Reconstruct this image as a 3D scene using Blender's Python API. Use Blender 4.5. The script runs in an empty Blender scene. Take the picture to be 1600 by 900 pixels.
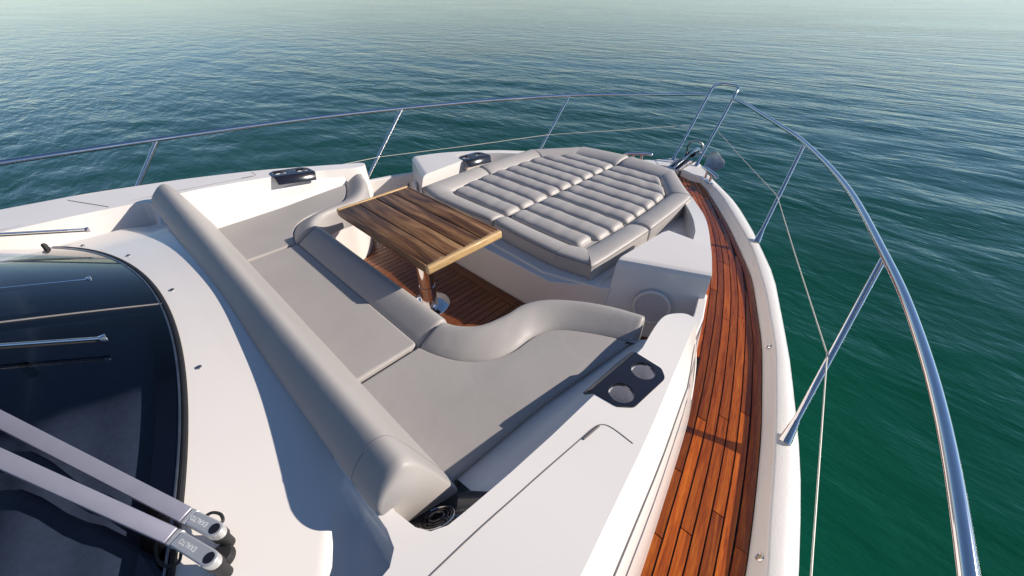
import bpy, bmesh, math, random
from mathutils import Vector, Matrix, Euler
from mathutils.geometry import tessellate_polygon
random.seed(7)
R = math.radians
scene = bpy.context.scene
col = scene.collection

# ------------------------------------------------------------------ camera
# boat frame: x towards the bow, y to port, z up; z = 0 is the top of the gunwale
cam_d = bpy.data.cameras.new("camera")
cam = bpy.data.objects.new("camera", cam_d)
col.objects.link(cam)
cam.location = (0, -1.9, 1.8)
cam.rotation_euler = (R(90 - 37.0), 0, R(43.7 - 90))
cam_d.sensor_width = 36
cam_d.lens = 610 / 1600 * 36
cam_d.clip_start = 0.05
cam_d.clip_end = 20000
scene.camera = cam

# ------------------------------------------------------------------ world, sun, exposure
SUN = Vector((1.38, -1.28, 1.0)).normalized()          # direction towards the sun
elev = math.asin(SUN.z)
rot = math.atan2(SUN.x, SUN.y)
world = bpy.data.worlds.new("World")
scene.world = world
world.use_nodes = True
wn = world.node_tree
sky = wn.nodes.new('ShaderNodeTexSky')
sky.sky_type = 'NISHITA'
sky.sun_disc = False
sky.sun_elevation = elev
sky.sun_rotation = rot
sky.air_density = 0.8
sky.dust_density = 0.0
sky.ozone_density = 3.2
wn.links.new(sky.outputs[0], wn.nodes['Background'].inputs[0])
wn.nodes['Background'].inputs[1].default_value = 0.095
sun_d = bpy.data.lights.new("sun", 'SUN')
sun = bpy.data.objects.new("sun", sun_d)
col.objects.link(sun)
sun_d.energy = 5.0
sun_d.angle = R(0.5)
sun_d.color = (1.0, 0.905, 0.79)
sun.rotation_euler = SUN.to_track_quat('Z', 'Y').to_euler()
sun.location = (6, -8, 6)
scene.view_settings.view_transform = 'Standard'
scene.view_settings.look = 'None'
scene.view_settings.exposure = 0.2
scene.view_settings.gamma = 1.0
scene.render.engine = 'CYCLES'

# ------------------------------------------------------------------ materials
class N:
    """tiny node helper"""
    def __init__(s, name):
        s.m = bpy.data.materials.new(name)
        s.m.use_nodes = True
        s.t = s.m.node_tree
        s.b = s.t.nodes['Principled BSDF']
        s.out = s.t.nodes['Material Output']
    def n(s, typ, **kw):
        o = s.t.nodes.new(typ)
        for k, v in kw.items():
            setattr(o, k, v)
        return o
    def l(s, a, b):
        s.t.links.new(a, b)
    def set(s, **kw):
        for k, v in kw.items():
            s.b.inputs[k.replace('_', ' ')].default_value = v
    def noise(s, scale, detail=4, rough=.55, src=None, stretch=None, dist=0.0):
        no = s.n('ShaderNodeTexNoise')
        no.inputs['Scale'].default_value = scale
        no.inputs['Detail'].default_value = detail
        no.inputs['Roughness'].default_value = rough
        no.inputs['Distortion'].default_value = dist
        tc = s.n('ShaderNodeTexCoord')
        so = tc.outputs[src or 'Object']
        if stretch:
            mp = s.n('ShaderNodeMapping')
            mp.inputs['Scale'].default_value = stretch
            s.l(so, mp.inputs[0]); so = mp.outputs[0]
        s.l(so, no.inputs['Vector'])
        return no
    def bump(s, height, strength, dist=0.002, after=None):
        bp = s.n('ShaderNodeBump')
        bp.inputs['Strength'].default_value = strength
        bp.inputs['Distance'].default_value = dist
        s.l(height, bp.inputs['Height'])
        if after is not None:
            s.l(after, bp.inputs['Normal'])
        s.l(bp.outputs[0], s.b.inputs['Normal'])
        return bp.outputs[0]
    def ramp(s, fac, stops):
        r = s.n('ShaderNodeValToRGB')
        e = r.color_ramp.elements
        while len(e) < len(stops):
            e.new(.5)
        for i, (p, c) in enumerate(stops):
            e[i].position = p
            e[i].color = (*c, 1)
        s.l(fac, r.inputs[0])
        return r.outputs[0]

def gelcoat(name, rough=.28, bumpy=0.0, base=(.83, .785, .745)):
    k = N(name)
    big = k.noise(1.7, 5)
    c = k.ramp(big.outputs[0], [(.3, tuple(v * .955 for v in base)), (.7, base)])
    k.l(c, k.b.inputs['Base Color'])
    k.set(Roughness=rough, Coat_Weight=.35, Coat_Roughness=.08)
    k.b.inputs['Specular IOR Level'].default_value = .45
    f = k.noise(95 if bumpy else 5, 3)
    k.bump(f.outputs[0], bumpy or .05, .0028 if bumpy else .004)
    return k.m
M_gel = gelcoat('white_gelcoat')
M_cap = gelcoat('white_nonskid_gelcoat', .36, .35, (.80, .765, .73))

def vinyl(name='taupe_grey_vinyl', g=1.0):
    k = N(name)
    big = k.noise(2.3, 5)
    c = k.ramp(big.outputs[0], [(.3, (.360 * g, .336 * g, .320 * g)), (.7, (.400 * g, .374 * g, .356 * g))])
    k.l(c, k.b.inputs['Base Color'])
    k.set(Roughness=.50, Sheen_Weight=.04, Sheen_Roughness=.4)
    fine = k.noise(900, 2)
    crease = k.noise(7, 3, .5, stretch=(1, 1, 1), dist=.6)
    b1 = k.bump(crease.outputs[0], .22, .010)
    k.bump(fine.outputs[0], .12, .0008, b1)
    return k.m
M_vinyl = vinyl()
M_pad = vinyl('lightened_sunpad_vinyl', 1.12)  # same vinyl as the seats, colour lightened so the sunpad reads brighter lit

def teak(name, stops, rough, coat, ucale=(2.2, 34, 1), dark=.35, bump=.15):
    k = N(name)
    oi = k.n('ShaderNodeObjectInfo')
    tc = k.n('ShaderNodeTexCoord')
    mp = k.n('ShaderNodeMapping')
    mp.inputs['Scale'].default_value = ucale
    add = k.n('ShaderNodeVectorMath', operation='ADD')
    sc = k.n('ShaderNodeMath', operation='MULTIPLY')
    sc.inputs[1].default_value = 37.0
    k.l(oi.outputs['Random'], sc.inputs[0])
    k.l(tc.outputs['UV'], mp.inputs[0])
    k.l(mp.outputs[0], add.inputs[0]); k.l(sc.outputs[0], add.inputs[1])
    no = k.n('ShaderNodeTexNoise')
    no.inputs['Scale'].default_value = 1.0
    no.inputs['Detail'].default_value = 6
    no.inputs['Roughness'].default_value = .62
    no.inputs['Distortion'].default_value = .8
    k.l(add.outputs[0], no.inputs['Vector'])
    grain = k.n('ShaderNodeTexNoise')
    grain.inputs['Scale'].default_value = 7.0
    grain.inputs['Detail'].default_value = 4
    k.l(add.outputs[0], grain.inputs['Vector'])
    c1 = k.ramp(no.outputs[0], stops)
    # plank-to-plank tone
    mr = k.n('ShaderNodeMapRange')
    mr.inputs['To Min'].default_value = 1 - dark
    mr.inputs['To Max'].default_value = 1 + dark * .55
    k.l(oi.outputs['Random'], mr.inputs[0])
    mg = k.n('ShaderNodeMapRange')
    mg.inputs['From Min'].default_value = .3
    mg.inputs['From Max'].default_value = .7
    mg.inputs['To Min'].default_value = .74
    mg.inputs['To Max'].default_value = 1.16
    k.l(grain.outputs[0], mg.inputs[0])
    mu = k.n('ShaderNodeMath', operation='MULTIPLY')
    k.l(mr.outputs[0], mu.inputs[0]); k.l(mg.outputs[0], mu.inputs[1])
    vm = k.n('ShaderNodeVectorMath', operation='SCALE')
    k.l(c1, vm.inputs[0]); k.l(mu.outputs[0], vm.inputs['Scale'])
    k.l(vm.outputs[0], k.b.inputs['Base Color'])
    k.set(Roughness=rough, Coat_Weight=coat, Coat_Roughness=.12)
    k.bump(grain.outputs[0], bump, .001)
    return k.m
M_teak = teak('varnished_teak', [(.28, (.14, .024, .003)), (.5, (.33, .070, .006)), (.75, (.50, .138, .013))], .27, .22, (3.0, 45, 1), .5)
M_floor = teak('dark_varnished_teak', [(.25, (.13, .036, .010)), (.5, (.19, .055, .014)), (.8, (.25, .080, .022))], .42, .12, (1.6, 30, 1), .22)
M_table = teak('weathered_teak', [(.33, (.022, .009, .004)), (.44, (.105, .044, .016)), (.54, (.20, .098, .038)), (.72, (.34, .20, .095))], .5, .08, (1.7, 17, 1), .25, .35)
M_rim = teak('pale_teak_edge', [(.3, (.50, .31, .13)), (.7, (.68, .46, .22))], .5, .1, (3, 30, 1), .12, .2)

def plain(name, c, rough=.5, metal=0.0, coat=0.0, bump=0.0, bscale=80, var=.12):
    k = N(name)
    no = k.noise(bscale * .2, 4)
    cc = k.ramp(no.outputs[0], [(.3, tuple(v * (1 - var) for v in c)), (.7, tuple(min(1, v * (1 + var)) for v in c))])
    k.l(cc, k.b.inputs['Base Color'])
    k.set(Roughness=rough, Metallic=metal, Coat_Weight=coat)
    if bump:
        f = k.noise(bscale, 3)
        k.bump(f.outputs[0], bump, .001)
    return k.m
M_chrome = plain('polished_stainless_steel', (.80, .79, .80), .07, 1.0, var=.03)
M_steel = plain('galvanised_anchor_steel', (.40, .41, .43), .38, 1.0, var=.2, bump=.2)
M_alu = plain('grey_anodised_aluminium', (.42, .41, .48), .42, .65, var=.05)
M_alucast = plain('cast_aluminium', (.66, .66, .65), .36, .6, var=.05)
M_black = plain('black_gloss_plastic', (.012, .011, .016), .16, 0, .6, var=.1)
M_caulk = plain('black_caulk', (.010, .009, .009), .55)
M_rubber = plain('black_rubber', (.015, .015, .017), .6)
M_speaker = plain('grey_speaker_cloth', (.56, .52, .53), .7, bump=.5, bscale=500)
M_seam = plain('shadowed_seam_sealant', (.16, .15, .15), .6)  # dark tone stands in for shade inside the moulding grooves
M_thread = plain('grey_stitching', (.20, .18, .18), .7)
M_lamp = plain('clear_lamp_lens', (.35, .32, .22), .12, .4, .5)
M_wire = plain('white_coated_wire', (.62, .60, .52), .4, bump=.4, bscale=600)
M_dash = plain('grey_dashboard_leather', (.15, .165, .19), .5, bump=.2, bscale=300)
M_cup = plain('white_plastic_cup', (.74, .73, .76), .6)
M_hullbottom = plain('white_topsides', (.78, .77, .75), .15, 0, .6)
M_letter = plain('pale_lettering', (.82, .82, .80), .5)

def glass():
    k = N('tinted_windscreen_glass')
    k.t.nodes.remove(k.b)
    tr = k.n('ShaderNodeBsdfTransparent'); tr.inputs[0].default_value = (.40, .45, .56, 1)
    gl = k.n('ShaderNodeBsdfGlossy'); gl.inputs[0].default_value = (1, 1, 1, 1); gl.inputs['Roughness'].default_value = .015
    fr = k.n('ShaderNodeFresnel'); fr.inputs[0].default_value = 1.5
    mx = k.n('ShaderNodeMixShader')
    k.l(fr.outputs[0], mx.inputs[0]); k.l(tr.outputs[0], mx.inputs[1]); k.l(gl.outputs[0], mx.inputs[2])
    k.l(mx.outputs[0], k.out.inputs[0])
    return k.m
M_glass = glass()

def water():
    k = N('sea_water')
    tc = k.n('ShaderNodeTexCoord')
    def wave(scale, stretch, rot_, detail, rough, dist=.4):
        mp = k.n('ShaderNodeMapping')
        mp.inputs['Rotation'].default_value = (0, 0, R(rot_))
        mp.inputs['Scale'].default_value = stretch
        k.l(tc.outputs['Object'], mp.inputs[0])
        no = k.n('ShaderNodeTexNoise')
        no.inputs['Scale'].default_value = scale
        no.inputs['Detail'].default_value = detail
        no.inputs['Roughness'].default_value = rough
        no.inputs['Distortion'].default_value = dist
        k.l(mp.outputs[0], no.inputs['Vector'])
        return no.outputs[0]
    a = wave(.62, (1, .45, 1), 60, 3, .5)
    b = wave(2.3, (1, .42, 1), 48, 4, .55)
    c = wave(6.0, (1, .5, 1), 75, 3, .5)
    def mul(x, f):
        m = k.n('ShaderNodeMath', operation='MULTIPLY'); m.inputs[1].default_value = f
        k.l(x, m.inputs[0]); return m.outputs[0]
    def add(x, y):
        m = k.n('ShaderNodeMath', operation='ADD'); k.l(x, m.inputs[0]); k.l(y, m.inputs[1]); return m.outputs[0]
    gust = wave(.045, (1, .5, 1), 62, 3, .6, 1.0)
    gm = k.n('ShaderNodeMapRange')
    gm.inputs['From Min'].default_value = .35; gm.inputs['From Max'].default_value = .65
    gm.inputs['To Min'].default_value = .45; gm.inputs['To Max'].default_value = 1.35
    k.l(gust, gm.inputs[0])
    def mulv(x, y):
        m = k.n('ShaderNodeMath', operation='MULTIPLY'); k.l(x, m.inputs[0]); k.l(y, m.inputs[1]); return m.outputs[0]
    h = add(mul(a, .27), mulv(add(mul(b, .12), mul(c, .030)), gm.outputs[0]))
    bp = k.n('ShaderNodeBump'); bp.inputs['Strength'].default_value = 1.0; bp.inputs['Distance'].default_value = .42
    k.l(h, bp.inputs['Height']); k.l(bp.outputs[0], k.b.inputs['Normal'])
    patch = k.noise(.03, 3)
    cc = k.ramp(patch.outputs[0], [(.35, (.001, .045, .024)), (.65, (.002, .065, .036))])
    k.l(cc, k.b.inputs['Base Color'])
    k.set(Roughness=.06, IOR=1.333)
    return k.m
M_water = water()

# ------------------------------------------------------------------ mesh helpers
def link(o, parent=None):
    col.objects.link(o)
    if parent is not None:
        o.parent = parent
    return o

def finish(o, smooth=True, bevel=0.0, segs=2, angle=30):
    me = o.data
    if smooth:
        me.shade_smooth()
    if bevel:
        b = o.modifiers.new('bevel', 'BEVEL')
        b.width = bevel; b.segments = segs; b.limit_method = 'ANGLE'; b.angle_limit = R(28)
        b.harden_normals = False
    if smooth:
        bm = bmesh.new(); bm.from_mesh(me)
        for e in bm.edges:
            if len(e.link_faces) == 2 and e.calc_face_angle(0) > R(angle) and not bevel:
                e.smooth = False
        bm.to_mesh(me); bm.free()
    return o

def obj(name, verts, faces, mat, parent=None, smooth=True, bevel=0.0, segs=2, angle=40, fixn=True, uvs=None):
    me = bpy.data.meshes.new(name)
    me.from_pydata([tuple(v) for v in verts], [], faces)
    me.update()
    if fixn:
        bm = bmesh.new(); bm.from_mesh(me)
        bmesh.ops.remove_doubles(bm, verts=bm.verts, dist=1e-5)
        bmesh.ops.recalc_face_normals(bm, faces=bm.faces)
        bm.to_mesh(me); bm.free()
    me.materials.append(mat)
    if uvs:
        uvl = me.uv_layers.new(name='uv')
        for lp in me.loops:
            uvl.data[lp.index].uv = uvs(me.vertices[lp.vertex_index].co)
    o = bpy.data.objects.new(name, me)
    link(o, parent)
    return finish(o, smooth, bevel, segs, angle)

class MB:
    """collects shapes and builds one mesh"""
    def __init__(s):
        s.v = []; s.f = []
    def add(s, v, f):
        n = len(s.v)
        s.v += [Vector(p) for p in v]
        s.f += [tuple(i + n for i in q) for q in f]
        return s
    def build(s, name, mat, parent=None, **kw):
        return obj(name, s.v, s.f, mat, parent, **kw)

def loft(rings, closed=True, caps=True):
    """rings: list of equal length point lists"""
    v = []; f = []
    n = len(rings[0])
    for r in rings:
        v += list(r)
    for i in range(len(rings) - 1):
        for j in range(n if closed else n - 1):
            a = i * n + j; b = i * n + (j + 1) % n
            f.append((a, b, b + n, a + n))
    if caps and closed:
        f.append(tuple(range(n))[::-1])
        f.append(tuple(range((len(rings) - 1) * n, len(rings) * n)))
    return v, f

def catmull(pts, per=6, closed=False):
    pts = [Vector(p) for p in pts]
    n = len(pts); out = []
    rng = range(n if closed else n - 1)
    for i in rng:
        if closed:
            p0, p1, p2, p3 = (pts[(i + k) % n] for k in (-1, 0, 1, 2))
        else:
            p1, p2 = pts[i], pts[i + 1]
            p0 = pts[i - 1] if i else p1 * 2 - p2
            p3 = pts[i + 2] if i + 2 < n else p2 * 2 - p1
        for k in range(per):
            t = k / per
            out.append(.5 * ((2 * p1) + (p2 - p0) * t + (2 * p0 - 5 * p1 + 4 * p2 - p3) * t * t + (3 * p1 - p0 - 3 * p2 + p3) * t ** 3))
    if not closed:
        out.append(pts[-1])
    return out

def tube(path, r, n=12, cap=True):
    """r: number or function of t in 0..1"""
    path = [Vector(p) for p in path]
    rings = []
    ref = None
    for i, p in enumerate(path):
        d = (path[min(i + 1, len(path) - 1)] - path[max(i - 1, 0)]).normalized()
        if ref is None:
            ref = Vector((0, 0, 1)) if abs(d.z) < .9 else Vector((1, 0, 0))
        s = d.cross(ref).normalized(); u = s.cross(d).normalized(); ref = u
        rr = r(i / (len(path) - 1)) if callable(r) else r
        rings.append([p + s * math.cos(2 * math.pi * k / n) * rr + u * math.sin(2 * math.pi * k / n) * rr for k in range(n)])
    return loft(rings, True, cap)

def box(x0, x1, y0, y1, z0, z1):
    v = [(x, y, z) for z in (z0, z1) for y in (y0, y1) for x in (x0, x1)]
    return v, [(0, 1, 3, 2), (4, 6, 7, 5), (0, 4, 5, 1), (2, 3, 7, 6), (0, 2, 6, 4), (1, 5, 7, 3)]

def lathe(center, prof, n=28, axis='z', M=None):
    """prof: list of (radius, height)"""
    rings = []
    for r, h in prof:
        ring = []
        for k in range(n):
            a = 2 * math.pi * k / n
            p = Vector((r * math.cos(a), r * math.sin(a), h))
            if M is not None:
                p = M @ p
            ring.append(p + Vector(center))
        rings.append(ring)
    return loft(rings, True, True)

def interp(tab, x):
    if x <= tab[0][0]:
        return tab[0][1]
    for a, b in zip(tab, tab[1:]):
        if x <= b[0]:
            t = (x - a[0]) / (b[0] - a[0])
            return a[1] + (b[1] - a[1]) * t
    return tab[-1][1]

def sm(tab, x, h=.12):
    """smoothed piecewise linear table"""
    return sum(interp(tab, x + h * k / 3) for k in range(-3, 4)) / 7

def fillet(poly, radii, seg=5):
    """round the corners of a closed 2D polygon"""
    out = []
    n = len(poly)
    for i in range(n):
        p = Vector(poly[i]); a = Vector(poly[i - 1]); b = Vector(poly[(i + 1) % n])
        r = radii[i] if isinstance(radii, (list, tuple)) else radii
        da = (a - p); db = (b - p)
        la, lb = da.length, db.length
        if r <= 0 or la < 1e-6 or lb < 1e-6:
            out.append(p); continue
        da /= la; db /= lb
        ang = da.angle(db)
        if ang > R(176):
            out.append(p); continue
        t = min(r / math.tan(ang / 2), la * .48, lb * .48)
        p0 = p + da * t; p1 = p + db * t
        for k in range(seg + 1):
            s = k / seg
            out.append(p0 * (1 - s) ** 2 + p * 2 * s * (1 - s) + p1 * s * s)
    return out

def resample(poly, step):
    out = []
    n = len(poly)
    for i in range(n):
        a = Vector(poly[i]); b = Vector(poly[(i + 1) % n])
        m = max(1, int((b - a).length / step))
        for k in range(m):
            out.append(a.lerp(b, k / m))
    return out

def inset(poly, d):
    n = len(poly); out = []
    area = sum(poly[i].x * poly[(i + 1) % n].y - poly[(i + 1) % n].x * poly[i].y for i in range(n))
    sg = 1 if area > 0 else -1
    for i in range(n):
        t = (poly[(i + 1) % n] - poly[i - 1])
        if t.length < 1e-9:
            out.append(poly[i].copy()); continue
        t.normalize()
        out.append(poly[i] + Vector((-t.y, t.x)) * d * sg)
    return out

def pillow(name, poly, z0, z1, r, mat, parent=None, rc=.04, crown=.006, step=.03, zf=None, bottom_r=None):
    """upholstered slab: outline rounded in plan (rc), rounded edge (r), slight crown"""
    base = resample(fillet([Vector(p) for p in poly], rc), step)
    prof = []
    br = r * .5 if bottom_r is None else bottom_r
    for k in range(4):
        a = k / 3 * math.pi / 2
        prof.append((br * (1 - math.sin(a)), z0 + br * (1 - math.cos(a))))
    for k in range(8):
        a = k / 7 * math.pi / 2
        prof.append((r * (1 - math.cos(a)), z1 - r * (1 - math.sin(a))))
    rings = []
    for d, z in prof:
        q = inset(base, d)
        rings.append([Vector((p.x, p.y, z + (zf(p.x, p.y) if zf else 0))) for p in q])
    v, f = loft(rings, True, False)
    n = len(base)
    f.append(tuple(range(n))[::-1])
    top = list(range((len(rings) - 1) * n, len(rings) * n))
    tri = tessellate_polygon([[rings[-1][i] for i in range(n)]])
    for t in tri:
        f.append(tuple(top[i] for i in t))
    return obj(name, v, f, mat, parent, angle=60)

def cut_holes(o, cyl):
    """sink round holes into a finished mesh: cyl = [(centre, radius, depth)]"""
    mb = MB()
    for c, r, d in cyl:
        mb.add(*lathe(c, [(r, -d), (r, .05)], 32))
    k = mb.build('cutter', M_gel)
    b = o.modifiers.new('holes', 'BOOLEAN'); b.object = k; b.operation = 'DIFFERENCE'; b.solver = 'EXACT'
    w = o.modifiers['bevel'].width
    o.modifiers.remove(o.modifiers['bevel'])
    dg = bpy.context.evaluated_depsgraph_get()
    me = bpy.data.meshes.new_from_object(o.evaluated_get(dg))
    o.modifiers.clear(); o.data = me
    bpy.data.objects.remove(k)
    finish(o, True, w, 3)
    o.modifiers['bevel'].harden_normals = True

def solid(name, top, bot, mat, parent=None, bevel=.012, segs=3, slices=None):
    """closed outline on top (x,y,z) over the matching outline at the bottom"""
    n = len(top)
    v = [Vector(p) for p in top] + [Vector(p) for p in bot]
    f = [tuple(range(n))]
    for i in range(n):
        j = (i + 1) % n
        f.append((i, j, n + j, n + i))
    f.append(tuple(range(n, 2 * n))[::-1])
    o = obj(name, v, f, mat, parent, smooth=False)
    if slices:
        bm = bmesh.new(); bm.from_mesh(o.data)
        for x in slices:
            bmesh.ops.bisect_plane(bm, geom=bm.verts[:] + bm.edges[:] + bm.faces[:], dist=1e-5, plane_co=(x, 0, 0), plane_no=(1, 0, 0))
        bm.to_mesh(o.data); bm.free()
    finish(o, True, bevel, segs)
    o.modifiers['bevel'].harden_normals = True
    return o

def empty(name, loc, label, cat, group=None):
    o = bpy.data.objects.new(name, None)
    o.location = loc
    o.empty_display_size = .1
    col.objects.link(o)
    o['label'] = label; o['category'] = cat
    if group:
        o['group'] = group
    return o

def tag(o, label=None, cat=None, group=None, kind=None):
    if label: o['label'] = label
    if cat: o['category'] = cat
    if group: o['group'] = group
    if kind: o['kind'] = kind
    return o

# ------------------------------------------------------------------ the sea
WZ = -1.75
def make_sea():
    # fine swell near the boat, coarse sheet out to the horizon, one mesh
    def h(x, y):
        s = 0
        for i, (ax, ay, w, a) in enumerate(((.8, .5, 2.3, .010), (.55, .85, 1.35, .006), (.95, .2, 3.7, .014), (-.3, .95, 1.9, .005))):
            s += a * math.sin((ax * x + ay * y) * 2 * math.pi / w + i * 1.7 + .6 * math.sin((ay * x - ax * y) * .7 + i))
        return s
    xs = []
    x = 0
    st = .22
    while x < 9000:
        xs.append(x)
        x += st
        if x > 14: st *= 1.09
    xs = [-a for a in xs[::-1]][:-1] + xs
    v = []
    n = len(xs)
    for yy in xs:
        for xx in xs:
            d = math.hypot(xx, yy)
            fade = max(0, min(1, (26 - d) / 12))
            v.append((xx + 4, yy + 3, WZ + (h(xx, yy) * fade if fade else 0)))
    f = [(j * n + i, j * n + i + 1, (j + 1) * n + i + 1, (j + 1) * n + i) for j in range(n - 1) for i in range(n - 1)]
    o = obj('sea', v, f, M_water, fixn=False, angle=80)
    tag(o, 'calm green-blue sea with small ripples around the yacht', kind='structure')
make_sea()

# ------------------------------------------------------------------ the yacht
yacht = empty('motor_yacht', (0, 0, 0), 'white motor yacht foredeck with teak side deck, polished rail and dark windscreen', 'yacht')

HULL = [(-3.2, 2.62), (-2.0, 2.60), (-1.0, 2.55), (0, 2.49), (.64, 2.42), (1.157, 2.336), (1.553, 2.251), (1.8, 2.184), (2.394, 1.994), (3.303, 1.652), (4.0, 1.27), (4.531, .93), (5.096, .42), (5.38, .20)]
CAPIN = [(-3.2, 2.52), (-1.0, 2.45), (0, 2.39), (1.064, 2.250), (1.192, 2.211), (1.582, 2.127), (1.924, 2.042), (2.452, 1.895), (2.599, 1.833), (3.028, 1.67), (3.602, 1.398), (4.0, 1.15), (4.583, .761), (4.977, .42), (5.1, .30)]
TOUT = [(-3.2, 2.49), (-1.0, 2.42), (0, 2.36), (1.06, 2.199), (1.359, 2.139), (1.803, 2.037), (2.5, 1.832), (3.23, 1.543), (3.401, 1.453), (3.942, 1.131), (4.337, .872), (4.943, .437), (5.142, .189), (5.16, .12)]
TIN = [(-3.2, 2.15), (0, 2.0), (.754, 1.877), (1.254, 1.778), (1.551, 1.716), (1.85, 1.63), (2.12, 1.53), (2.31, 1.43), (2.62, 1.29), (2.93, 1.13), (3.35, .89), (3.75, .58), (3.88, .25), (3.90, 0)]
E1 = [(-3.2, 2.03), (-1.0, 1.93), (-.2, 1.86), (.324, 1.796), (.7, 1.739), (.867, 1.714), (1.08, 1.671), (1.38, 1.617), (1.6, 1.575)]
E1Z = [(-3.2, .80), (-1.0, .75), (-.2, .735), (.324, .705), (.7, .672), (.867, .655), (1.08, .628), (1.38, .588), (1.6, .555)]
def ez(x): return sm(E1Z, x, .08)

def frange(a, b, st):
    n = max(1, int(round((b - a) / st)))
    return [a + (b - a) * i / n for i in range(n + 1)]

def make_hull():
    # topsides with flare, starboard then round the stem to port
    xs = frange(-3.2, 5.38, .2)
    secs = []
    def ring(x, s):
        y = sm(HULL, x)
        yi = sm(CAPIN, min(x, 5.1))
        t = max(0, (x - 3.0) / 2.4)
        wl = y * (.93 - .35 * t * t)
        return [Vector((x - .55 * t * t, s * wl, WZ - .4)), Vector((x - .25 * t * t, s * (y * (.985 - .1 * t)), -.75)),
                Vector((x, s * (y + .012), -.16)), Vector((x, s * (y + .014), -.06)), Vector((x, s * y, -.008)), Vector((x, s * (y - .02), 0))]
    for x in xs:
        secs.append(ring(x, -1))
    tip = [Vector((5.0, 0, WZ - .4)), Vector((5.28, 0, -.75)), Vector((5.49, 0, -.16)), Vector((5.49, 0, -.06)), Vector((5.475, 0, -.008)), Vector((5.455, 0, 0))]
    secs.append([Vector((p.x * .5 + q.x * .5 + .02, q.y * .6, q.z)) for p, q in zip(tip, ring(xs[-1], -1))])
    secs.append(tip)
    for s in [secs[-2]] + [ring(x, -1) for x in xs[::-1]]:
        secs.append([Vector((p.x, -p.y, p.z)) for p in s])
    v, f = loft(secs, False, False)
    obj('hull', v, f, M_hullbottom, yacht, angle=70)
make_hull()

def make_gunwale():
    for s in (-1, 1):
        rings = []
        for x in frange(-3.2, 5.1, .12):
            y0 = sm(HULL, x) - .018
            y1 = sm(CAPIN, x); y2 = sm(TOUT, x)
            y1 = min(y1, y0 - .03); y2 = min(y2, y1 - .025)
            yc = y2 + .012
            rings.append([Vector((x, s * y0, -.01)), Vector((x, s * y0, .0)), Vector((x, s * (y0 - .004), .003)), Vector((x, s * (y1 + .01), .003)), Vector((x, s * y1, -.001)),
                          Vector((x, s * (y1 - .006), -.012)), Vector((x, s * yc, -.070)), Vector((x, s * y2, -.082)), Vector((x, s * y2, -.11))])
        v, f = loft(rings, False, False)
        obj('gunwale', v, f, M_cap, yacht, angle=50)
    # stem head joining the two sides round the anchor roller
    for s in (-1, 1):
        top = [(5.07, s * .42, .0), (5.40, s * .19, .0), (5.47, s * .09, .0), (5.44, s * .075, .0), (5.05, s * .075, .0), (4.98, s * .26, 0), (4.98, s * .42, 0)]
        solid('stem_head', [(x, y, .006) for x, y, z in top], [(x, y, -.25) for x, y, z in top], M_cap, yacht, bevel=.02)
make_gunwale()

# side deck: caulk sheet with separate teak planks
WK = .0535
SC = [(-3.2, 2.15), (0, 2.0), (.754, 1.877), (1.254, 1.778), (1.551, 1.716), (1.921, 1.622), (2.339, 1.503), (2.673, 1.4), (3.0, 1.29), (3.5, 1.09), (3.97, .86), (4.4, .60), (5.2, .10)]
def deck_sheet():
    pts = []
    xs = frange(-3.2, 5.16, .1)
    v = []; f = []
    for x in xs:
        yo = sm(TOUT, x); yi = min(sm(TIN, x) if x < 3.9 else 0, yo - .01)
        v += [(x, -yo - .01, -.089), (x, -yi + .03, -.089), (x, yi - .03, -.089), (x, yo + .01, -.089)]
    for i in range(len(xs) - 1):
        a = i * 4
        f += [(a, a + 1, a + 5, a + 4), (a + 2, a + 3, a + 7, a + 6)]
        if xs[i] >= 3.85:
            f.append((a + 1, a + 2, a + 6, a + 5))
    return obj('side_deck', v, f, M_caulk, yacht, smooth=False)
sdeck = deck_sheet()

def plank_mesh(name, a, b, z, th, mat, parent, along):
    """a,b: matching edge point lists (x,y)"""
    n = len(a)
    v = []
    for (p, q) in zip(a, b):
        v += [Vector((p[0], p[1], z)), Vector((q[0], q[1], z))]
    for (p, q) in zip(a, b):
        v += [Vector((p[0], p[1], z - th)), Vector((q[0], q[1], z - th))]
    f = []
    m = 2 * n
    for i in range(n - 1):
        k = 2 * i
        f += [(k, k + 1, k + 3, k + 2), (k, k + 2, m + k + 2, m + k), (k + 1, m + k + 1, m + k + 3, k + 3)]
    f += [(0, m, m + 1, 1), (m - 2, m - 1, 2 * m - 1, 2 * m - 2)]
    return obj(name, v, f, mat, parent, smooth=False, uvs=along)

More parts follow.
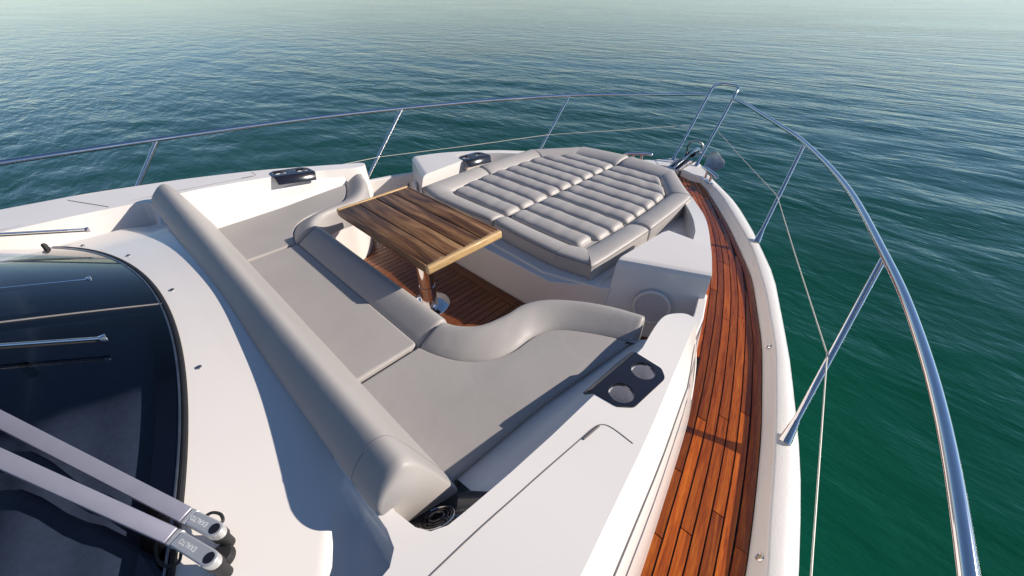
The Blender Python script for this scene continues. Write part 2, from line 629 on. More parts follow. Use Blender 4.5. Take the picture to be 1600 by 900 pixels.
def side_planks():
    g = .0037
    m = .057
    butts = {0: [.95, 1.29, 2.9], 1: [.4, 1.66, 3.35], 2: [.15, 1.05, 2.6, 3.34], 3: [.75, 1.75, 3.9], 4: [-.2, 1.22, 2.7], 5: [.85, 1.86, 3.6], 6: [.3, 1.35, 2.45]}
    for s in (-1, 1):
        for k in range(-12, 8):
            bb = [-3.2] + (butts.get(k, [.2 + .13 * k % 1, 2.1, 3.9])) + [4.55, 5.16] if k >= -3 else [-3.2, 4.55, 5.16]
            for x0, x1 in zip(bb, bb[1:]):
                seg = []
                segs = []
                for x in frange(x0 + .0028, x1 - .0028, .09):
                    c = sm(SC, x)
                    lo = c + k * WK + g; hi = c + (k + 1) * WK - g
                    lim = sm(TOUT, x) - m - g
                    inn = sm(TIN, x) + .004 if x < 3.86 else .001
                    lo = max(lo, inn); hi = min(hi, lim)
                    if hi - lo > .013:
                        seg.append((x, lo, hi))
                    else:
                        if len(seg) > 1: segs.append(seg)
                        seg = []
                if len(seg) > 1: segs.append(seg)
                for q in segs:
                    if q[-1][0] - q[0][0] < .12: continue
                    if q[-1][0] < -1.2: continue
                    plank_mesh('plank', [(x, s * l) for x, l, h in q], [(x, s * h) for x, l, h in q], -.080, .008, M_teak, sdeck,
                               lambda c, s=s: (c.x, c.y * 1.0 + sm(SC, c.x) * -s))
        # outer margin plank, slightly proud and rounded
        ms = [-3.2, -.3, 1.14, 2.85, 4.55, 5.16]
        for x0, x1 in zip(ms, ms[1:]):
            xs = frange(x0 + .0015, x1 - .0015, .09)
            rings = []
            for x in xs:
                yo = sm(TOUT, x) - .004; yi = yo - m + .006
                if yi < .01: continue
                rings.append([Vector((x, s * yi, -.088)), Vector((x, s * yi, -.079)), Vector((x, s * (yi + .012), -.077)), Vector((x, s * (yo - .012), -.077)), Vector((x, s * (yo - .003), -.080)), Vector((x, s * yo, -.088))])
            v, f = loft(rings, True, True)
            obj('plank', v, f, M_teak, sdeck, angle=50, uvs=lambda c, s=s: (c.x, c.y - s * sm(TOUT, c.x)))
side_planks()

# deck moulding: coamings with cup holders, low wall, forward block with the surround of the sunpad
def facet(x):
    k = max(0.0, min(1.0, (1.62 - x) / .35))
    return sm(E1, x) + .018 + .046 * k, ez(x) - .09 - .01 * k

def coaming(s):
    outer = []
    for x in frange(-3.2, 1.6, .12):
        z = ez(x)
        outer.append(((x, sm(E1, x), z), (x, *facet(x))))
    nose = [((1.628, 1.555, .550), (1.64, 1.575, .0)), ((1.628, 1.52, .551), (1.66, 1.52, .0)), ((1.600, 1.485, .553), (1.62, 1.475, .0)), ((1.53, 1.452, .563), (1.55, 1.44, .0)),
            ((1.40, 1.462, .585), (1.41, 1.45, .30)), ((1.22, 1.495, .609), (1.24, 1.485, .44)), ((1.0, 1.502, .639), (1.0, 1.494, .44)), ((.8, 1.502, .661), (.8, 1.494, .44)), ((.6, 1.502, .682), (.6, 1.494, .44)), ((.42, 1.497, .697), (.42, 1.487, .45)),
            ((.34, 1.493, .703), (.36, 1.44, .46)), ((.25, 1.487, .713), (.26, 1.46, .50)), ((.20, 1.482, .715), (.20, 1.46, .50)), ((.160, 1.462, .716), (.175, 1.445, .50)), ((.139, 1.427, .716), (.155, 1.42, .50)), ((.125, 1.36, .715), (.14, 1.36, .50)), ((.118, 1.08, .712), (.13, 1.08, .50)),
            ((.088, 1.08, .712), (.07, 1.08, .50)), ((.088, 1.20, .712), (.065, 1.20, .50)), ((.086, 1.38, .714), (.055, 1.37, .50)), ((.075, 1.43, .715), (.045, 1.405, .50)), ((.045, 1.458, .716), (.02, 1.425, .50)), ((0, 1.465, .718), (0, 1.43, .50))]
    for x in (-.3, -.8, -1.5, -3.2):
        nose.append(((x, 1.465 - .02 * x, ez(x) - .008), (x, 1.43 - .02 * x, .50)))
    nt = catmull([n_[0] for n_ in nose[:6]], 3); nb = catmull([n_[1] for n_ in nose[:6]], 3)
    nose = list(zip([tuple(p) for p in nt], [tuple(p) for p in nb])) + nose[6:]
    pts = outer + nose
    top = [(a[0], s * a[1], ez(a[0])) for a, b in pts]
    bot = [(b[0], s * b[1], b[2]) for a, b in pts]
    return solid('coaming', top, bot, M_gel, yacht, bevel=.011, segs=3, slices=[-2.4, -1.8, -1.2, -.7, -.4] + frange(.18, 1.56, .1))
COAM = {}; SURR = {}
for s in (-1, 1):
    COAM[s] = coaming(s)
    # base flange between coaming and teak
    rings = []
    for x in frange(-3.2, 3.3, .12):
        y = sm(TIN, x)
        rings.append([Vector((x, s * (y + .034 - .02), -.035)), Vector((x, s * (y + .020), -.040)), Vector((x, s * (y + .003), -.076)), Vector((x, s * (y - .002), -.10))])
    v, f = loft(rings, False, False)
    # flange runs just inboard of the planks
    v = [Vector((p.x, p.y - s * .012, p.z)) for p in v]
    obj('coaming_flange', v, f, M_gel, yacht, angle=50)
    v, f = tube([(x, s * (sm(TIN, x) + .008), -.033) for x in frange(-3.2, 1.7, .15)], .0035, 6)
    obj('flange_seam', v, f, M_seam, yacht)
    # outer side of the coaming below the bright facet, and the foot beside the seat cushions
    rings = []
    for x in frange(-3.2, 1.60, .1):
        fy, fz = facet(x)
        rings.append([Vector((x, s * (fy - .004), fz + .004)), Vector((x, s * (fy + .004), fz - .008)), Vector((x, s * (sm(TIN, x) + .010), -.02)), Vector((x, s * (sm(TIN, x) + .012), -.08))])
    v, f = loft(rings, False, False)
    obj('coaming_side', v, f, M_gel, yacht, angle=50)
    v, f = tube([(x, s * (facet(x)[0] + .001), facet(x)[1] + .001) for x in frange(-3.2, 1.55, .1)], .003, 6)
    obj('rub_seam', v, f, M_seam, yacht)
    rings = []
    FT = [(.36, 1.278), (.55, 1.296), (.8, 1.312), (1.0, 1.338), (1.36, 1.385)]
    for x in frange(.36 if s < 0 else .16, 1.385, .06):
        y = interp(FT, x)
        rings.append([Vector((x, s * 1.498, .560)), Vector((x, s * 1.486, .535)), Vector((x, s * 1.46, .518)), Vector((x, s * y, .458)), Vector((x, s * (y - .03), .40))])
    v, f = loft(rings, False, False)
    obj('coaming_foot', v, f, M_gel, yacht, angle=50)
    # low wall that closes the cockpit outboard
    top = [(1.58, 1.545, .385), (1.58, 1.60, .385), (1.9, 1.545, .372), (2.14, 1.475, .362), (2.16, 1.42, .362), (1.9, 1.49, .372)]
    bot = [(1.58, 1.54, 0), (1.58, 1.66, -.06), (1.9, 1.60, -.06), (2.14, 1.50, -.06), (2.16, 1.40, 0), (1.9, 1.47, 0)]
    solid('cockpit_wall', [(x, s * y, z) for x, y, z in top], [(x, s * y, z) for x, y, z in bot], M_gel, yacht, bevel=.008)

def forward_moulding(s):
    tp = [(1.885, .985, .520), (2.10, 1.468, .520), (2.31, 1.384, .520), (2.45, 1.322, .515), (2.62, 1.250, .502), (2.80, 1.165, .488), (2.95, 1.080, .474), (3.12, .970, .452), (3.30, .850, .43), (3.50, .71, .40), (3.70, .55, .375), (3.84, .36, .36), (3.88, .0, .355),
          (3.83, .0, .355), (3.78, .34, .36), (3.65, .50, .37), (3.44, .66, .39), (3.24, .79, .42), (3.06, .905, .45), (2.90, 1.005, .472), (2.74, 1.095, .490), (2.57, 1.175, .505), (2.435, 1.215, .515), (2.431, 1.046, .520), (2.376, 1.027, .520)]
    bt = []
    for i, (x, y, z) in enumerate(tp):
        if i == 0: bt.append((1.745, 1.01, .0))
        elif i == 1: bt.append((2.04, 1.50, -.06))
        elif i <= 12: bt.append((x + .03 * (i > 8), y + .035, -.10))
        else: bt.append((x, y, .34))
    def dens(l): return tuple_list(catmull(l[1:13], 3)), tuple_list(catmull(l[13:22], 3))
    def tuple_list(q): return [tuple(p) for p in q]
    t1, t2 = dens(tp); b1, b2 = dens(bt)
    tp = [tp[0]] + t1 + t2 + tp[22:]; bt = [bt[0]] + b1 + b2 + bt[22:]
    return solid('sunpad_surround', [(x, s * y, z) for x, y, z in tp], [(x, s * y, z) for x, y, z in bt], M_gel, yacht, bevel=.014, segs=3, slices=frange(2.2, 3.75, .1))
for s in (-1, 1):
    SURR[s] = forward_moulding(s)
    # broad rounded edge along the aft end of the block
    bm = bmesh.new(); bm.from_mesh(SURR[s].data)
    es = [e for e in bm.edges if all(v.co.z > .515 and abs(v.co.y) > .97 and v.co.x < 1.885 + .215 * (abs(v.co.y) - .985) / .483 + .006 for v in e.verts)]
    bmesh.ops.bevel(bm, geom=es, offset=.045, segments=4, affect='EDGES', profile=.6)
    bm.to_mesh(SURR[s].data); bm.free()
    SURR[s].data.shade_smooth()
# platform under the sunpad and the front wall of the cockpit
pl = [(1.615, 0), (1.62, -.68), (1.828, -1.00), (2.0, -1.05), (2.3, -1.30), (3.0, -1.0), (3.5, -.70), (3.8, -.30), (3.83, 0)]
pl = pl + [(x, -y) for x, y in pl[-2:0:-1]]
solid('sunpad_platform', [(x, y, .335) for x, y in pl], [(x + (.02 if x < 1.7 else (-.085 if x < 1.9 else 0)), y, -.02) for x, y in pl], M_gel, yacht, bevel=.008)
tr = [(1.69, 0), (1.66, -.60), (1.76, -.93), (2.5, -.93), (3.22, -.86), (3.70, -.50), (3.78, 0)]
tr = tr + [(x, -y) for x, y in tr[-2:0:-1]]
solid('sunpad_tray', [(x, y, .352) for x, y in tr], [(x - .004, y, .33) for x, y in tr], M_gel, yacht, bevel=.003)

# speaker discs on the faces that look aft
def disc(cx, cy, cz, nrm, r):
    q = Vector(nrm).to_track_quat('Z', 'Y').to_matrix()
    v, f = lathe((cx, cy, cz), [(r, -.01), (r, .004), (r - .006, .008), (r - .014, .006), (r - .016, .003)], 40, M=q)
    o = obj('deck_speaker', v, f, M_gel, yacht)
    v, f = lathe((cx, cy, cz), [(r - .013, -.01), (r - .013, .0045), (r * .5, .0055), (.002, .006)], 40, M=q)
    obj('grille', v, f, M_speaker, o)
for s in (-1, 1):
    disc(1.922, s * 1.245, .262, Vector((-.89, s * .40, .17)).normalized(), .112)

# cockpit well: sides below the seats, floor
floor_poly = [(.50, -1.53), (1.66, -1.53), (2.1, -1.42), (1.9, -1.0), (1.66, -.7), (1.66, .7), (1.9, 1.0), (2.1, 1.42), (1.66, 1.53), (.50, 1.53)]
fl = obj('cockpit_floor', [(x, y, .020) for x, y in floor_poly], [tuple(range(len(floor_poly)))], M_caulk, yacht, smooth=False)
y = -1.50
while y < 1.46:
    w = .0535
    x1 = 1.545
    a = [(.55, y), (x1, y)]; b = [(.55, y + w - .0055), (x1, y + w - .0055)]
    plank_mesh('plank', a, b, .030, .009, M_floor, fl, lambda c: (c.x, c.y))
    y += w
for (ya, yb) in ((-1.2, -.42), (-.418, .42), (.422, 1.2)):
    plank_mesh('plank', [(1.549, ya), (1.549, yb)], [(1.625, ya), (1.625, yb)], .030, .009, M_floor, fl, lambda c: (c.y, c.x))
for s in (-1, 1):
    for x in (1.549, 1.62, 1.69, 1.76, 1.83, 1.90, 1.97):
        plank_mesh('plank', [(x, s * 1.204), (x, s * 1.50)], [(x + .066, s * 1.204), (x + .066, s * 1.50)], .030, .009, M_floor, fl, lambda c: (c.y, c.x))

# ------------------------------------------------------------------ seating
SIN = [(.622, .690), (.650, .79), (.705, .90), (.79, .985), (.91, 1.028), (1.06, 1.035), (1.165, 1.085), (1.26, 1.22), (1.35, 1.405)]
SOUT = [(.800, .690), (.835, .765), (.915, .835), (1.05, .862), (1.17, .868), (1.27, .925), (1.37, 1.045), (1.455, 1.20), (1.510, 1.375)]
def seat_base():
    # white fibreglass bench under the cushions
    cin = [Vector((x, y)) for x, y in catmull([(a[0], a[1], 0) for a in SOUT], 4)] if False else None
    o = catmull([Vector((x, y, 0)) for x, y in SOUT], 4)
    half = [(p.x - .012, p.y + .012) for p in o] + [(1.53, 1.42)]
    poly = [(.12, -1.44)] + [(x, -y) for x, y in half[::-1]] + half + [(.12, 1.44)]
    top = [(x, y, .395) for x, y in poly]
    bot = [(x - .045 if x > .3 else x, y * (1.0 if abs(y) > 1.3 else 1.01), .0) for x, y in poly]
    solid('bench_moulding', top, bot, M_gel, yacht, bevel=.02, segs=3)
seat_base()

cush_mid = pillow('seat_cushion', [(.26, -.668), (.645, -.668), (.645, .675), (.26, .675)], .40, .480, .018, M_vinyl, rc=.024, crown=.004)
tag(cush_mid, 'grey rectangular seat cushion in the middle of the lounge, in front of the backrest', 'seat cushion', 'seat cushions of the lounge')
def corner_cushion(s, label):
    si = catmull([Vector((x, y, 0)) for x, y in SIN], 4)
    poly = [(.26, .690)] + [(p.x + .012, p.y) for p in si] + [(1.372, 1.44), (1.36, 1.395), (1.0, 1.345), (.8, 1.315), (.55, 1.30), (.26, 1.29)]
    poly = [(x, s * y) for x, y in poly]
    if s < 0: poly = poly[::-1]
    o = pillow('seat_cushion', poly, .40, .482, .013, M_vinyl, rc=.02, crown=.004)
    tag(o, label, 'seat cushion', 'seat cushions of the lounge')
corner_cushion(-1, 'large grey corner seat cushion beside the black double cup holder nearest the camera')
corner_cushion(1, 'grey corner seat cushion at the far side, below the sunlit white coaming')

def roll(name, inner, outer, zt, zb, cap0=.03, cap1=.03, parent=None, per=6):
    """half-round bolster lofted between an inner and an outer plan line"""
    a = catmull([Vector((*p, 0)) for p in inner], per)
    b = catmull([Vector((*p, 0)) for p in outer], per)
    n = len(a)
    L = [0]
    for i in range(1, n):
        L.append(L[-1] + ((a[i] + b[i]) / 2 - (a[i - 1] + b[i - 1]) / 2).length)
    def section(p, q, k, zk):
        # k shrinks the section around its middle (for the rounded ends)
        pts = []
        prof = [(0.0, 0.0), (-.01, .30), (.0, .46), (.03, .56), (.10, .645), (.24, .745), (.42, .855), (.58, .94), (.71, .99), (.81, 1.0), (.90, .965), (.965, .88), (1.0, .74), (1.0, 0.0)]
        for t, h in prof:
            tt = .5 + (t - .5) * k
            w = p.lerp(q, tt)
            pts.append(Vector((w.x, w.y, zb + (zt - zb) * (h * zk))))
        return pts
    rings = []
    for e, c in ((0, cap0), (1, cap1)):
        lst = []
        i0 = 0 if e == 0 else n - 1
        i1 = 1 if e == 0 else n - 2
        d = ((a[i0] + b[i0]) - (a[i1] + b[i1])).normalized()
        for k in range(5):
            ph = k / 4 * math.pi / 2
            sh = c * math.sin(ph)
            sc = 1 - (c / max(.06, (a[i0] - b[i0]).length)) * 1.3 * (1 - math.cos(ph))
            zk = 1 - (c / (zt - zb)) * (1 - math.cos(ph)) * .9
            lst.append(section(a[i0] + d * (sh - c), b[i0] + d * (sh - c), sc, zk))
        if e == 0: rings = lst[::-1]
        else: tail = lst
    c0 = cap0; 
    body = [section(a[i], b[i], 1, 1) for i in range(n) if L[i] > cap0 * 1.05 and L[i] < L[-1] - cap1 * 1.05]
    rings = rings + body + tail
    v, f = loft(rings, True, True)
    return obj(name, v, f, M_vinyl, parent, angle=70)

bol_mid = roll('bolster_cushion', [(.628, -.680), (.628, -.2), (.628, .25), (.632, .690)], [(.822, -.680), (.822, -.2), (.822, .25), (.826, .690)], .540, .37, .02, .03)
tag(bol_mid, 'straight grey bolster along the front of the middle seat cushion, nearest the table leg', 'bolster', 'rolled bolsters on the seat front')
for s, lab in ((-1, 'S-shaped grey bolster curving from the middle seat towards the speaker disc'), (1, 'S-shaped grey bolster on the far corner of the lounge, partly behind the table')):
    o = roll('bolster_cushion', [(x, s * y) for x, y in SIN], [(x, s * y) for x, y in SOUT], .546, .37, .02, .018, per=7)
    tag(o, lab, 'bolster', 'rolled bolsters on the seat front')
    # end seam
    p = SIN[-1]; q = SOUT[-1]
    dd = Vector((q[0] - SOUT[-2][0], q[1] - SOUT[-2][1], 0)).normalized() * .004
    pts = []
    for t, h in ((0.01, .15), (.01, .44), (.10, .64), (.3, .77), (.5, .89), (.7, .975), (.85, .98), (.96, .85), (.985, .15)):
        pts.append((p[0] + (q[0] - p[0]) * t + dd.x * 1, s * (p[1] + (q[1] - p[1]) * t + dd.y - .012), .37 + .170 * h))
    v, f = tube(catmull(pts, 4), .0028, 6)
    obj('piping', v, f, M_thread, o)

def backrest():
    prof = [(.135, .585), (.103, .66), (.085, .730), (.086, .760), (.104, .789), (.135, .820), (.163, .840), (.186, .845), (.206, .834), (.224, .805), (.252, .735), (.285, .645), (.318, .548), (.333, .500), (.33, .478), (.30, .470), (.20, .50)]
    pc = [p for p in catmull([Vector((x, 0, z)) for x, z in prof], 3, True)]
    cx, cz = .20, .68
    rings = []
    Y0, Y1 = -1.345, 1.40
    def ring(y, k):
        return [Vector((cx + (p.x - cx) * k, y, cz + (p.z - cz) * k)) for p in pc]
    c = .035
    for k in range(7):
        ph = (1 - k / 6) * math.pi / 2
        rings.append(ring(Y0 + c * (1 - math.sin(ph)) * 1.0, 1 - .20 * (1 - math.cos(ph)) ** 1.0 if False else 1 - .16 * (1 - math.cos(ph))))
    rings.sort(key=lambda r: r[0].y)
    ys = []
    rings = []
    for k in range(7):
        t = k / 6
        y = Y0 + c * t
        sc = 1 - .11 * (1 - math.sqrt(max(0, 1 - (1 - t) ** 2)))
        rings.append(ring(y, sc))
    for y in frange(Y0 + c + .03, Y1 - .12, .08):
        # faint puffiness
        rings.append(ring(y, 1 + .006 * math.sin(y * 9)))
    c2 = .11
    for k in range(9):
        t = 1 - k / 8
        y = Y1 - c2 * t
        sc = 1 - .45 * (1 - math.sqrt(max(0, 1 - (1 - t) ** 2)))
        rings.append(ring(y, sc))
    v, f = loft(rings, True, True)
    o = obj('backrest_cushion', v, f, M_vinyl, None, angle=70)
    tag(o, 'long rounded grey backrest running across the deck behind the lounge seats', 'backrest')
    # end panel seam
    pts = [Vector((cx + (p.x - cx) * 1.002, Y0 + .105 + .02 * math.sin(i / len(pc) * 6), cz + (p.z - cz) * 1.002)) for i, p in enumerate(pc)]
    v, f = tube(pts + [pts[0]], .0014, 6)
    obj('piping', v, f, M_thread, o)
backrest()

# ------------------------------------------------------------------ sunpad: four quilted cushions
PO = [(1.775, 0), (1.752, .30), (1.746, .58), (1.752, .66), (1.792, .845), (1.835, .885), (2.46, .908), (2.9, .898), (3.18, .882), (3.23, .857), (3.44, .69), (3.64, .535), (3.68, .485), (3.72, .25), (3.75, 0)]
PI_ = [(1.945, 0), (1.935, .30), (1.936, .58), (1.945, .625), (1.975, .680), (2.02, .700), (2.46, .718), (2.85, .710), (3.13, .695), (3.17, .675), (3.30, .585), (3.42, .495), (3.45, .45), (3.475, .22), (3.485, 0)]
SPL = 6
def sunpad(s, fwd, label):
    e = empty('sunpad_cushion', (2.8 if fwd else 2.1, s * .45, .352), label, 'sunpad cushion', 'quilted sunpad cushions')
    M = Matrix.Translation(Vector(e.location)).inverted()
    rng = (range(SPL, len(PO)) if fwd else range(0, SPL + 1))
    po = [PO[i] for i in rng]; pi = [PI_[i] for i in rng]
    g = .006
    def adj(pts):
        out = []
        for x, y in pts:
            if fwd and x < 2.47: x += g
            if not fwd and x > 2.45: x -= g
            out.append((x, s * max(y, g)))
        return out
    po = adj(po); pi = adj(pi)
    a = catmull([Vector((*p, 0)) for p in pi], 4); b = catmull([Vector((*p, 0)) for p in po], 4)
    n = len(a)
    prof = [(0, 0), (0, .46), (.05, .62), (.16, .78), (.32, .90), (.50, .97), (.68, .995), (.84, .98), (.94, .935), (.985, .875), (1.0, .80), (1.008, .45), (1.0, .10), (.985, 0)]
    zb, zt = .355, .480
    rings = []
    def section(p, q, k, zk):
        return [Vector((*(p.lerp(q, .5 + (t - .5) * k)).xy, zb + (zt - zb) * h * zk)) for t, h in prof]
    for i in range(n):
        k, zk = 1, 1
        rings.append(section(a[i], b[i], 1, 1))
    # soft rounding of both cut ends
    def endring(i, j, off, k, zk):
        d = ((a[i] + b[i]) - (a[j] + b[j])).normalized() * off
        return section(a[i] + d, b[i] + d, k, zk)
    rings[0] = endring(0, 1, -.0, .90, .86); rings.insert(1, endring(0, 1, -.008, .97, .95)); rings.insert(2, endring(0, 1, -.02, 1, 1))
    rings[-1] = endring(-1, -2, -.02, 1, 1); rings.append(endring(-1, -2, -.008, .97, .95)); rings.append(endring(-1, -2, 0, .90, .86))
    v, f = loft(rings, True, True)
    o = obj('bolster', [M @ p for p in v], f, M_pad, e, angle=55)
    # edge piping along the top outer seam
    pts = [M @ Vector((*(p.lerp(q, 1.004)).xy, zb + (zt - zb) * .82)) for p, q in zip(a, b)]
    v, f = tube(pts, .0026, 6)
    obj('piping', v, f, M_thread, e)
    # mitre seams at the corners of the border
    for ci in ((10, 18) if not fwd else (10, 22)):
        sec = section(a[ci], b[ci], 1, 1)
        v, f = tube([M @ (p + Vector((0, 0, .0004))) for p in sec[2:12]], .0015, 5)
        obj('mitre_seam', v, f, M_thread, e)
    # quilted panel under the ribs
    poly = [(p.x, p.y) for p in a] + ([(2.46 + g, s * g)] if fwd else [(2.46 - g, s * g)])
    if not fwd:
        poly = [(p.x, p.y) for p in a] + [(2.46 - g, s * g)]
    v = [M @ Vector((x, y, z)) for z in (.356, .425) for x, y in poly]
    m = len(poly)
    f = [tuple(range(m))[::-1], tuple(range(m, 2 * m))] + [(i, (i + 1) % m, m + (i + 1) % m, m + i) for i in range(m)]
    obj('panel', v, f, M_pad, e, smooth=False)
    # ribs
    tabi = sorted([(x, y) for x, y in PI_], key=lambda t: t[0])
    P = .1694
    for i in range(9):
        x0 = 1.942 + i * P; x1 = x0 + P
        isf = i >= 3
        if isf != fwd: continue
        if i == 2: x1 = 2.453
        if i == 3: x0 = 2.467
        xm = (x0 + x1) / 2; hw = (x1 - x0) / 2 - .0015
        y1 = interp(tabi, min(xm, 3.40)) + .006
        if i == 0: y1 = .672
        if i == 8: y1 = .52
        if i == 7: y1 = .615
        y0 = g
        rr = []
        L = y1 - y0
        ns = 26
        for j in range(ns + 1):
            t = j / ns
            # superellipse ends
            u = abs(2 * t - 1)
            yy = y0 + L * (.5 + .5 * math.copysign(u ** .75, 2 * t - 1))
            dend = min(yy - y0, y1 - yy)
            q = min(1, dend / .055)
            k = math.sqrt(max(0, 1 - (1 - q) ** 2.2))
            hk = .035 + .965 * k
            wk = .66 + .34 * k
            # outboard end slants on the oblique edges
            wob = .0022 * math.sin(yy * 23 + i * 1.9) + .0016 * math.sin(yy * 51 + i)
            sec = []
            for h in range(13):
                a_ = math.pi * h / 12
                cx_ = -math.cos(a_)
                xx = xm + hw * wk * math.copysign(abs(cx_) ** .8, cx_)
                zz = .424 + (.042 * hk + wob * k) * (math.sin(a_) ** .72)
                ye = max(.40, interp(tabi, min(max(xx, 1.99), 3.455)) + .006)
                sec.append(M @ Vector((xx, s * (y0 + (yy - y0) * (ye - y0) / L if i > 4 else yy), zz)))
            sec.append(M @ Vector((xm, s * yy, .41)))
            rr.append(sec)
        v, f = loft(rr, True, True)
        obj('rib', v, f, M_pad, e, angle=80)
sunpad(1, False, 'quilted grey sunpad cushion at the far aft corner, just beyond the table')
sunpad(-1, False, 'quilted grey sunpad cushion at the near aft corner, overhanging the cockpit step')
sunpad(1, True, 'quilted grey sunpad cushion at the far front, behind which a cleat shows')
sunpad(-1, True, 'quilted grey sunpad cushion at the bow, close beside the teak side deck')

# ------------------------------------------------------------------ table
def table():
    e = empty('table', (1.155, .01, .03), 'weathered teak table with a light end rim on a single chrome leg', 'table')
    M = Matrix.Translation(Vector(e.location)).inverted()
    def T(v): return [M @ Vector(p) for p in v]
    X0, X1, Y0, Y1 = .885, 1.418, -.468, .512
    z0, z1 = .650, .699
    def bar(x0, x1, y0, y1, za, zb, mat, name, uv, bev=.006):
        v, f = box(x0, x1, y0, y1, za, zb)
        return obj(name, T(v), f, mat, e, bevel=bev, segs=2, uvs=uv)
    uy = lambda c: (c.y, c.x)
    ux = lambda c: (c.x, c.y + c.z)
    w = .030
    r1 = bar(X0, X1, Y0, Y0 + w, z0, z1, M_rim, 'rim', ux, .010)
    r2 = bar(X0, X1, Y1 - w, Y1, z0, z1, M_rim, 'rim', ux, .010)
    bar(X0, X0 + .016, Y0 + w + .0005, Y1 - w - .0005, z0, z1 - .0008, M_table, 'rim', uy, .005)
    bar(X1 - .016, X1, Y0 + w + .0005, Y1 - w - .0005, z0, z1 - .0008, M_table, 'rim', uy, .005)
    n = 4; g = .0075
    xa = X0 + .0165; xb = X1 - .0165
    pw = (xb - xa - g * (n - 1)) / n
    for i in range(n):
        x = xa + i * (pw + g)
        bar(x, x + pw, Y0 + w + .001, Y1 - w - .001, z0 + .012, z1 - .002 - .0007 * (i % 2), M_table, 'plank', uy, .0025)
    v, f = box(X0 + .010, X1 - .010, Y0 + .02, Y1 - .02, z0 + .004, z0 + .0145)
    obj('underframe', T(v), f, M_caulk, e, smooth=False)
    # leg
    c = (1.155, .012, 0)
    v, f = lathe(c, [(.051, .10), (.051, .12), (.050, .64)], 40)
    obj('leg', T(v), f, M_chrome, e)
    v, f = lathe(c, [(.060, .032), (.058, .05), (.055, .16), (.0545, .20), (.0505, .203)], 40)
    obj('leg_socket', T(v), f, M_chrome, e, angle=50)
    v, f = lathe(c, [(.142, .0305), (.142, .036), (.138, .040), (.055, .042), (.050, .042)], 48)
    obj('base_plate', T(v), f, M_chrome, e, angle=50)
    v, f = lathe(c, [(.10, .632), (.10, .652), (.04, .654)], 32)
    obj('mounting_plate', T(v), f, M_chrome, e)
table()

# ------------------------------------------------------------------ cup holders
def cupholder(x0, x1, yi, yo, zf, s):
    """plate folded over the inner coaming edge; two wells"""
    g = .0045
    outline = [(x0, yi), (x0 + .01, yo - .05), (x0 + .05, yo - .008), (x1 - .05, yo + .005), (x1 - .008, yo - .03), (x1, yi)]
    out = fillet([Vector(p) for p in outline], [0, .03, .03, .05, .03, 0], 5)
    n = len(out)
    cxs = [x0 + .075, x1 - .078]
    cy = (yi + yo) / 2 + .002
    r = .045
    # plate with two holes: triangulated between outline and circles
    N_ = 32
    loops = [[Vector((p.x, p.y, 0)) for p in out]]
    for cx in cxs:
        loops.append([Vector((cx + r * 1.08 * math.cos(2 * math.pi * k / N_), cy + r * math.sin(2 * math.pi * k / N_), 0)) for k in range(N_)])
    flat = [p for l in loops for p in l]
    tri = tessellate_polygon(loops)
    v = [Vector((p.x, s * p.y, zf(p.x) + g)) for p in flat] + [Vector((p.x, s * p.y, zf(p.x) - .004)) for p in flat]
    m = len(flat)
    f = [tuple(t) for t in tri]
    k0 = 0
    for l in loops:
        c = len(l)
        for i in range(c):
            j = (i + 1) % c
            f.append((k0 + i, k0 + j, m + k0 + j, m + k0 + i))
        k0 += c
    o = obj('cup_holder', v, f, M_black, yacht, angle=30)
    # lip folded down the inner face
    xs = (x0 + .008, x1)
    dz = .055
    vv = []
    for x in xs:
        z = zf(x)
        vv += [Vector((x, s * (yi - .001), z + g)), Vector((x, s * (yi - .012), z - .004)), Vector((x + (.004 if x == xs[0] else -.02), s * (yi - .012 - dz * .55), z - dz)), Vector((x + (.004 if x == xs[0] else -.02), s * (yi - dz * .55), z - dz)), Vector((x, s * (yi + .006), z - .012))]
    v, f = loft([vv[:5], vv[5:]], True, True)
    obj('lip', v, f, M_black, o, bevel=.002)
    for cx in cxs:
        z = zf(cx)
        mb = MB()
        prof = [(r * 1.0, g - .002), (r * .99, -.02), (r * .96, -.078), (r * .90, -.082), (r * .5, -.082), (.002, -.082)]
        rings = []
        for rr, h in prof:
            rings.append([Vector((cx + rr * 1.06 * math.cos(2 * math.pi * k / N_), s * (cy + rr * math.sin(2 * math.pi * k / N_)), z + h)) for k in range(N_)])
        vr, fr = loft([[p + Vector((0, 0, .0005)) for p in rings[0]], [Vector((cx + (p.x - cx) * .985, s * cy + (p.y - s * cy) * .985, z - .013)) for p in rings[0]]], True, False)
        obj('well_rim', vr, fr, M_black, o, fixn=False)
        v, f = loft(rings, True, False)
        obj('cup_well', v, f, M_cup, o, fixn=False, angle=30)
    return o
for s in (-1, 1):
    cupholder(.845, 1.165, 1.488, 1.640, lambda x: ez(x), s)
cupholder(2.38, 2.70, .99, 1.14, lambda x: .520 - .06 * max(0, x - 2.4), 1)
for s in (-1, 1):
    cut_holes(COAM[s], [((cx, s * 1.566, ez(cx)), .0470, .10) for cx in (.845 + .075, 1.165 - .078)])
cut_holes(SURR[1], [((cx, 1.067, .52), .0470, .10) for cx in (2.38 + .075, 2.70 - .078)])

